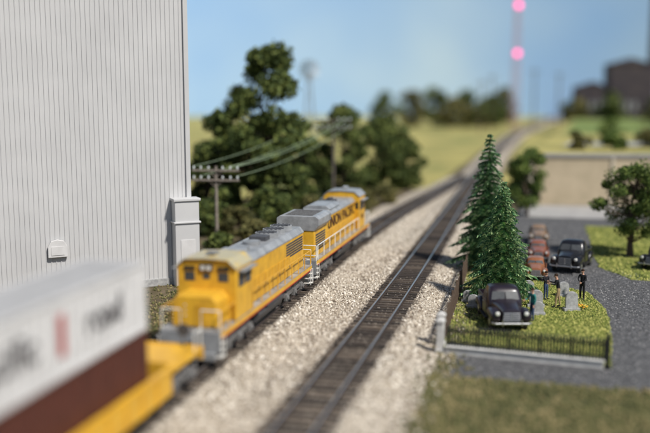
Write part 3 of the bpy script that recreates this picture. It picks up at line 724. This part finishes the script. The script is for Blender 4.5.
# distant mill
t=thing("dark_mill","dark brick mill with stepped roofs and a tall chimney","building",(106,305,0),-.1)
mb=MB(); mb.bb(-6,8,-5,5,0,25); mb.prism([(-6.5,25),(8.5,25),(1,27)],-5.3,5.3); mb.bb(-17,-6.02,-4,4,0,17); mb.prism([(-17.3,17),(-5.8,17),(-11,19)],-4.2,4.2); mb.obj("wall",M['brick'],t)
for k in range(8):
    mb=MB(); mb.bb(-14.6+k*2.4,-13.4+k*2.4,-5.1 if k>3 else -4.1,-4.95 if k>3 else -3.95,9,12); mb.obj("window",M['grey'],t)
mb=MB(); mb.cyl((9.4,0,0),(9.4,0,52),1.7,1.2,n=16); mb.cyl((9.4,0,52),(9.4,0,53),1.5,n=16); mb.obj("chimney",M['brick'],t,smooth=True)
t=thing("timber_store","low tan shed with dark roof on raised ground","building",(118,250,hp-.06),.1)
mb=MB(); mb.bb(-9,9,-4,4,0,4); mb.obj("wall",M['tan'],t)
mb=MB(); mb.prism([(-9.4,4),(9.4,4),(8.5,6.2),(-8.5,6.2)],-4.3,4.3); mb.obj("roof",M['dgrey'],t)
# radio tower
t=thing("radio_tower","tall lattice radio mast with glowing pink warning lamps","tower",(77.5,350,0),.3)
mb=MB(); hh=64
c3=[(1.6*math.cos(k*2.094),1.6*math.sin(k*2.094)) for k in range(3)]
for k in range(3): mb.cyl((c3[k][0]*1.3,c3[k][1]*1.3,0),(c3[k][0]*.35,c3[k][1]*.35,hh),.16,n=5)
for i in range(20):
    f0=1.3-.95*i/20;f1=1.3-.95*(i+1)/20
    for k in range(3):
        q=(k+1)%3; mb.cyl((c3[k][0]*f0,c3[k][1]*f0,hh*i/20),(c3[q][0]*f1,c3[q][1]*f1,hh*(i+1)/20),.09,n=4)
mb.obj("mast",M['mastp'],t)
for z in(50.2,31.2):
    mb=MB(); mb.ell((0,-.8,z),(1.0,1.0,1.1)); mb.obj("warning_lamp",M['bokeh'],t,smooth=True)
# windmill
t=thing("farm_windmill","grey farm windmill with round bladed wheel above the trees","windmill",(-2.6,142,0),.1)
mb=MB(); 
for sx in(-1,1):
    for sy in(-1,1): mb.cyl((sx*1.4,sy*1.4,0),(sx*.15,sy*.15,17),.09,n=5)
for i in range(6):
    f=1.4-1.25*i/6.5; z=17*i/6.5
    for sx in(-1,1): mb.cyl((-f,sx*f,z),(f,sx*f,z),.05,n=4); mb.cyl((sx*f,-f,z),(sx*f,f,z),.05,n=4)
mb.obj("lattice_tower",M['grey'],t)
mb=MB()
for k in range(16):
    a_=k*math.pi/8; d=Vector((math.cos(a_),0,math.sin(a_))); s=Vector((-d.z,0,d.x)); c=Vector((0,-.5,17.4))
    mb.add([c+d*.4-s*.06,c+d*.4+s*.06+Vector((0,.1,0)),c+d*1.7+s*.17+Vector((0,.2,0)),c+d*1.7-s*.13],[(0,1,2,3)])
mb.obj("wheel",M['grey'],t)
mb=MB(); mb.add([(0,.3,17.3),(0,2.2,16.7),(0,2.6,17.4),(0,2.2,18.1)],[(0,1,2,3)]); mb.cyl((0,-.5,17.4),(0,.5,17.4),.1,n=6); mb.obj("tail_vane",M['grey'],t)
for i,(x,y,h) in enumerate([(84,345,25),(98,360,24),(60,330,20),(70,360,23)]):
    t=thing("utility_pole","tall far off wooden pole with one crossarm","utility pole",(x,y,0),.2,"far off poles on the skyline")
    mb=MB(); mb.cyl((0,0,0),(0,0,h),.35,.25,n=6); mb.obj("post",M['bark'],t)
    mb=MB(); mb.box((0,0,h-1.2),(5,.3,.3)); mb.obj("crossarm",M['bark'],t)

# ------------------------------------------------------------ vehicles
def car(x,y,yaw,style,paint,label,scale=1.0,grp=None,name="parked_car"):
    t=thing(name,label,"truck" if style=="pickup" else "car",(x,y,.03),yaw,grp,scale)
    tr=.38; wy=(1.5,-1.45)
    mb=MB(); mb.lofty([(2.32,.36,.6,1.06,3),(2.28,.46,.5,1.16,3.2),(1.9,.52,.45,1.24,3),(1.2,.6,.42,1.3,3),(.7,.74,.42,1.33,3.4),(.55,.8,.42,1.33,4)],24); mb.obj("hood",paint,t,smooth=True)
    mb=MB()
    if style=="pickup": ca=[(.42,.84,-.6,.85,6),(.95,.88,-.62,.85,6),(1.25,.86,-.62,.8,6),(1.66,.76,-.57,.56,5.5),(1.8,.68,-.5,.45,4.5),(1.88,.45,-.3,.25,3)]
    else: ca=[(.42,.84,-2.1,.85,5),(.85,.88,-2.3,.85,4),(1.12,.85,-2.0,.8,3.6),(1.5,.74,-1.35,.5,3.6),(1.64,.62,-1.1,.35,3.4),(1.7,.4,-.8,.15,3)]
    mb.loftz(ca,28); cab=mb.obj("cab" if style=="pickup" else "body",paint,t,smooth=True)
    for s in(-1,1):
        mb=MB(); mb.add([(s*.03,.83,1.27),(s*.68,.76,1.27),(s*.6,.55,1.63),(s*.03,.61,1.63)] if style=="pickup" else [(s*.03,.815,1.2),(s*.66,.74,1.2),(s*.57,.53,1.5),(s*.03,.58,1.5)],[(0,1,2,3)])
        o=mb.obj("windshield",M['wglass'],cab); md=o.modifiers.new("s",'SOLIDIFY'); md.thickness=.03; md.offset=0
    ys_=(-.45,.45) if style=="pickup" else (-1.15,.42)
    for s in(-1,1):
        mb=MB(); mb.add([(s*.868,ys_[0],1.22),(s*.868,ys_[1],1.22),(s*.775,ys_[1]-.15,1.56),(s*.775,ys_[0]+.12,1.56)],[(0,1,2,3)])
        o=mb.obj("side_window",M['glass'],cab); md=o.modifiers.new("s",'SOLIDIFY'); md.thickness=.03; md.offset=0
        mb=MB(); mb.box((s*.875,0.05,.85),(.03,.9,.7)); d=mb.obj("door",paint,cab,bevel=.014)
        mb=MB(); mb.cyl((s*.91,-.25,1.02),(s*.91,-.1,1.02),.018,n=6); mb.obj("handle",M['chrome'],d)
    for s in(-1,1):
        mb=MB(); mb.lofty([(2.28,.12,.6,.85,2.3),(2.2,.22,.48,.98,2.4),(1.85,.27,.5,1.06,2.5),(1.5,.28,.62,1.08,2.6),(1.1,.27,.5,1.0,2.6),(.7,.2,.36,.72,2.6),(.45,.12,.34,.5,2.6)],16,x0=s*.72); mb.obj("front_fender",paint,t,smooth=True)
        mb=MB(); mb.lofty([(-.75,.08,.34,.5,2.4),(-1.0,.16,.36,.86,2.4),(-1.4,.2,.6,.98,2.5),(-1.85,.18,.4,.84,2.4),(-2.15,.08,.4,.6,2.4)],16,x0=s*.82); mb.obj("rear_fender",paint,t,smooth=True)
        mb=MB(); mb.bb(min(s*.7,s*.98),max(s*.7,s*.98),-.95,.75,.34,.39); mb.obj("running_board",M['black'],t)
        mb=MB(); mb.cyl((s*.68,2.1,.95),(s*.68,2.34,.95),.1,.13,n=16); mb.ell((s*.68,2.1,.95),(.1,.18,.1)); h_=mb.obj("headlight",paint,t,smooth=True)
        mb=MB(); mb.ell((s*.68,2.34,.95),(.115,.05,.115),14,7); mb.obj("lens",M['lens'],h_,smooth=True)
        for w_ in wy:
            mb=MB(); mb.cyl((s*.66,w_,tr-.03),(s*.9,w_,tr-.03),tr,n=24); tw=mb.obj("wheel",M['tyre'],t,smooth=True,bevel=.04)
            mb=MB(); mb.cyl((s*.9,w_,tr-.03),(s*.925,w_,tr-.03),.2,.12,n=18); mb.obj("hubcap",M['chrome'],tw,smooth=True)
    mb=MB()
    for k in range(5): mb.cyl((-.42+.01*k,2.33,.6+.095*k),(.42-.01*k,2.33,.6+.095*k),.024,n=6)
    mb.cyl((0,2.33,.58),(0,2.33,1.02),.02,n=6)
    mb.obj("grille",M['chrome'],t)
    mb=MB(); mb.cyl((-.8,2.46,.5),(.8,2.46,.5),.055,n=10)
    for s in(-1,1): mb.cyl((s*.8,2.46,.5),(s*.92,2.3,.5),.055,n=10); mb.cyl((s*.35,2.46,.5),(s*.35,2.2,.5),.03,n=6); mb.cyl((s*.45,2.47,.4),(s*.45,2.49,.68),.035,n=8)
    mb.obj("front_bumper",M['chrome'],t,smooth=True)
    mb=MB(); mb.cyl((-.8,-2.5,.5),(.8,-2.5,.5),.06,n=10); mb.box((0,-2.35,.5),(.8,.3,.05)); mb.obj("rear_bumper",M['chrome'],t,smooth=True)
    if style=="pickup":
        mb=MB(); mb.bb(-.72,.72,-2.35,-.68,.6,.66); mb.bb(-.76,-.70,-2.35,-.68,.661,1.12); mb.bb(.70,.76,-2.35,-.68,.661,1.12); mb.bb(-.70,.70,-2.35,-2.29,.661,1.12); mb.bb(-.70,.70,-.74,-.68,.661,1.14)
        mb.obj("cargo_bed",paint,t,bevel=.012)
    mb=MB(); mb.bb(-.6,.6,-2.2,1.9,.3,.45); mb.obj("chassis",M['black'],t)
    return t
dk=cpaint("black_plum_paint",(.02,.013,.02)); bk=cpaint("black_car_paint",(.012,.012,.015)); br=cpaint("rust_brown_paint",(.3,.115,.05)); br2=cpaint("dull_red_paint",(.26,.09,.05)); gy=cpaint("tan_car_paint",(.27,.17,.1))
car(10.05,47.2,math.pi+.0,"pickup",dk,"black vintage pickup truck with chrome bumper parked on the lawn",1.14,name="pickup_truck")
car(18.6,62.8,math.pi-.5,"pickup",bk,"black vintage pickup truck parked on the cinder road by the lawn",1.14,name="pickup_truck")
gc="vintage cars parked in a row behind the firs"
car(15.0,59.6,math.pi-.22,"sedan",br,"rust brown vintage sedan parked in a line of cars",.82,gc)
car(16.9,66.5,math.pi-.22,"sedan",br2,"dull red vintage sedan parked in a line of cars",.85,gc)
car(18.9,74.5,math.pi-.22,"sedan",gy,"tan vintage sedan parked in a line of cars",.88,gc)
car(25.5,63.3,math.pi-.7,"sedan",bk,"black vintage sedan parked on the grass near the leafy tree",1.0)

# ------------------------------------------------------------ people
def person(x,y,yaw,label,shirt,pants,hairc,armL,armR,lean=0,legs=((0,0),(0,0)),scale=1.0,hat=None):
    t=thing("person",label,"person",(x,y,.03),yaw,None,scale)
    ld=lean
    J={}
    def jt(n,x_,y_,z_,r): J[n]=(Vector((x_,y_,z_)),r)
    def up(x_,y_,z_):
        v=Vector((x_,y_,z_-.95)); v=Matrix.Rotation(-ld,3,'X')@v; return v.x,v.y,v.z+.95
    jt('pel',0,0,.95,(.15,.11)); jt('bel',*up(0,0,1.1),(.13,.1)); jt('che',*up(0,0,1.3),(.165,.11)); jt('nb',*up(0,0,1.45),(.075,.065)); jt('nk',*up(0,.01,1.52),(.052,.052)); jt('hd',*up(0,.03,1.61),(.078,.092)); jt('ht',*up(0,.02,1.71),(.065,.078))
    E=[('pel','bel'),('bel','che'),('che','nb'),('nb','nk'),('nk','hd'),('hd','ht')]
    for s,n,arm,lg in((-1,'l',armL,legs[0]),(1,'r',armR,legs[1])):
        jt(n+'sh',*up(s*.185,0,1.41),(.06,.06))
        e,w=arm; 
        jt(n+'el',s*e[0],e[1],e[2],(.045,.045)); jt(n+'wr',s*w[0],w[1],w[2],(.03,.03))
        d=(J[n+'wr'][0]-J[n+'el'][0]).normalized(); pm=J[n+'wr'][0]+d*.07; jt(n+'pa',*pm,(.038,.022))
        jt(n+'hp',s*.09,0,.88,(.088,.095)); jt(n+'kn',s*.1,.03+lg[0]*.5,.49,(.062,.065)); jt(n+'an',s*.11,lg[0]+lg[1],.09,(.042,.045)); jt(n+'to',s*.13,lg[0]+lg[1]+.16,.04,(.04,.03))
        E+=[('che',n+'sh'),(n+'sh',n+'el'),(n+'el',n+'wr'),(n+'wr',n+'pa'),('pel',n+'hp'),(n+'hp',n+'kn'),(n+'kn',n+'an'),(n+'an',n+'to')]
    keys=list(J); me=bpy.data.meshes.new("person_body"); me.from_pydata([J[k][0] for k in keys],[(keys.index(a_),keys.index(b_)) for a_,b_ in E],[])
    o=bpy.data.objects.new("tmp",me); COL.objects.link(o); md=o.modifiers.new("k",'SKIN'); md.use_smooth_shade=True
    sv=me.skin_vertices[0].data
    for i,k in enumerate(keys): sv[i].radius=J[k][1]; sv[i].use_root=(k=='pel')
    sb=o.modifiers.new("s",'SUBSURF'); sb.levels=2; sb.render_levels=2
    dg=bpy.context.evaluated_depsgraph_get(); dg.update(); bm_=bpy.data.meshes.new_from_object(o.evaluated_get(dg)); bpy.data.objects.remove(o)
    mb=MB()
    mb.V=[tuple(v.co) for v in bm_.vertices]; mb.F=[tuple(p.vertices) for p in bm_.polygons]
    shoes=M['black']; mats=[M['skin'],shirt,pants,shoes]
    segs=[(J[a_][0],J[b_][0],2 if b_[1:] in('hp','kn','an') else 3 if b_[1:]=='to' else 0 if (b_ in('nk','hd','ht') or b_[1:]=='pa') else 1) for a_,b_ in E]
    I=[]
    for p in bm_.polygons:
        c=p.center; best=9;mi=1
        for a_,b_,m_ in segs:
            d=b_-a_; tt=max(0,min(1,(c-a_).dot(d)/d.length_squared)); q=(c-a_-d*tt).length
            if q<best: best=q;mi=m_
        if mi==1 and c.z<.97 and abs(c.x)<.2 and abs(c.y)<.2: mi=2
        I.append(mi)
    mb.I=I; mb.mi=0
    for n,s in(('l',-1),('r',1)):
        pa=J[n+'pa'][0]; d=(pa-J[n+'wr'][0]).normalized(); sd=d.cross(Vector((1,0,0))).normalized(); nr=d.cross(sd)
        for k,ln in enumerate((.07,.08,.075,.06)):
            b0=pa+sd*(k-1.5)*.018+d*.01; b1=b0+d*ln*.5+nr*.006; b2=b1+d*ln*.4+nr*.022*(-s)
            mb.tube([b0,b1,b2],[.0095,.009,.007],6)
        b0=pa-d*.04-sd*.03; mb.tube([b0,b0-sd*.025+d*.03,b0-sd*.03+d*.06],[.011,.01,.008],6)
    hc=J['hd'][0]
    mb.ell((hc.x,hc.y+.098,hc.z+.005),(.013,.02,.022),8,5)
    for s in(-1,1): mb.ell((hc.x+s*.082,hc.y,hc.z+.01),(.012,.02,.03),8,5)
    mb.obj("body",mats,t,smooth=True)
    for s in(-1,1):
        mb=MB(); mb.ell((hc.x+s*.03,hc.y+.088,hc.z+.035),(.011,.008,.008),8,5); mb.obj("eye",M['black'],t)
    mb=MB(); mb.ell((hc.x,hc.y+.09,hc.z-.035),(.024,.008,.006),8,5); mb.obj("mouth",M['letter'],t)
    mb=MB(); mb.ell((hc.x,hc.y-.02,hc.z+.07),(.092,.1,.085),14,8); mb.obj("hair",hairc,t,smooth=True)
    return t
teal=cloth("teal_cloth",(.04,.24,.22)); blk=cloth("black_cloth",(.012,.012,.014)); jean=cloth("blue_jeans",(.05,.08,.16)); tanc=cloth("tan_trousers",(.4,.29,.16)); hair=cloth("brown_hair",(.04,.022,.012)); char=cloth("charcoal_suit",(.02,.02,.024))
down=((.24,-.02,1.15),(.25,.06,.9))
person(11.8,47.2,1.9,"person in teal shirt and jeans standing beside the pickup truck",teal,jean,hair,down,((.26,.12,1.16),(.2,.33,1.1)),scale=1.1)
person(14.15,50.4,1.3,"person in black shirt and tan trousers reaching forward at the graveside",blk,tanc,hair,((.24,.18,1.2),(.16,.42,1.22)),((.24,.2,1.22),(.14,.44,1.28)),lean=.2,legs=((.14,0),(-.1,0)),scale=1.2)
person(13.9,52.4,-2.6,"person in dark jacket and jeans standing at the graveside",char,jean,hair,down,((.24,.16,1.18),(.1,.36,1.15)),scale=1.05)
person(16.2,52.4,2.4,"person in black suit with hands clasped in front",char,blk,hair,((.24,.08,1.16),(.06,.24,1.02)),((.24,.08,1.16),(.04,.25,1.04)),scale=1.12)

def tomb(x,y,yaw,w,h,label):
    t=thing("gravestone",label,"gravestone",(x,y,.02),yaw,"grey gravestones on the lawn")
    mb=MB(); mb.bb(-w*.65,w*.65,-.2,.2,0,.16); mb.obj("plinth",M['stone'],t,bevel=.015)
    pts=[(-w/2,.16),(w/2,.16),(w/2,h*.7)]+[(w/2*math.cos(a_),h*.7+h*.3*math.sin(a_)) for a_ in [math.pi*k/10 for k in range(1,10)]]+[(-w/2,h*.7)]
    mb=MB(); mb.prism(pts,-.09,.09); mb.obj("slab",M['stone'],t,bevel=.015)
for x,y,yw,w_,h_ in((14.75,49.7,.1,.75,1.15),(12.85,50.6,-.1,.8,1.05),(15.3,53.4,.1,.7,.95),(9.0,50.4,-.2,.65,.8),(8.9,51.8,-.2,.6,.75),(13.1,53.6,.1,.7,1.0),(12.5,48.6,-.1,.6,.8)):
    tomb(x,y,yw,w_,h_,"rounded grey gravestone on the green lawn")
t=thing("flower_bouquet","bunch of orange and yellow flowers lying by a gravestone","flowers",(15.45,49.9,.03))
pt=[pmat("petal_orange",(.8,.35,.03),rough=.7),pmat("petal_yellow",(.85,.6,.05),rough=.7)]
for i in range(12):
    mb=MB(); a_=i*.8; r_=.04*i; mb.ell((r_*math.cos(a_),r_*math.sin(a_),.16+R.uniform(0,.12)),(.07,.07,.05),8,5)
    mb.obj("blossom",pt[i%2],t)
mb=MB()
for i in range(14): mb.cyl((0,0,0),(R.uniform(-.35,.35),R.uniform(-.35,.35),R.uniform(.1,.3)),.012,n=4)
mb.obj("stems",M['leafm'],t)

# ------------------------------------------------------------ camera, light
cam=bpy.data.cameras.new("camera"); co=bpy.data.objects.new("camera",cam); COL.objects.link(co); SC.camera=co
co.location=(0,0,12.5); co.rotation_euler=(rad(90-7.8),0,0)
cam.sensor_width=360; cam.lens=470.8; cam.clip_start=.5; cam.clip_end=12000
cam.dof.use_dof=True; cam.dof.focus_distance=54; cam.dof.aperture_fstop=.47/1.0
sd=Vector((.5,-.5,.85)).normalized()
sun=bpy.data.lights.new("sun",'SUN'); sun.energy=4.7; sun.angle=rad(5); sun.color=(1,.955,.89)
so=bpy.data.objects.new("sun",sun); COL.objects.link(so); so.rotation_euler=sd.to_track_quat('Z','Y').to_euler(); so.location=(20,-20,60)
w=bpy.data.worlds.new("World"); SC.world=w; w.use_nodes=True; nt=w.node_tree
bg=nt.nodes["Background"]; sk=nt.nodes.new("ShaderNodeTexSky"); sk.sky_type='NISHITA'; sk.sun_disc=False
sk.sun_elevation=math.asin(sd.z); sk.sun_rotation=math.atan2(sd.x,sd.y); sk.dust_density=.5; sk.air_density=1.0; sk.ozone_density=1.5
nt.links.new(sk.outputs[0],bg.inputs[0]); bg.inputs[1].default_value=.075
SC.view_settings.view_transform='Standard'; SC.view_settings.look='None'; SC.view_settings.exposure=0
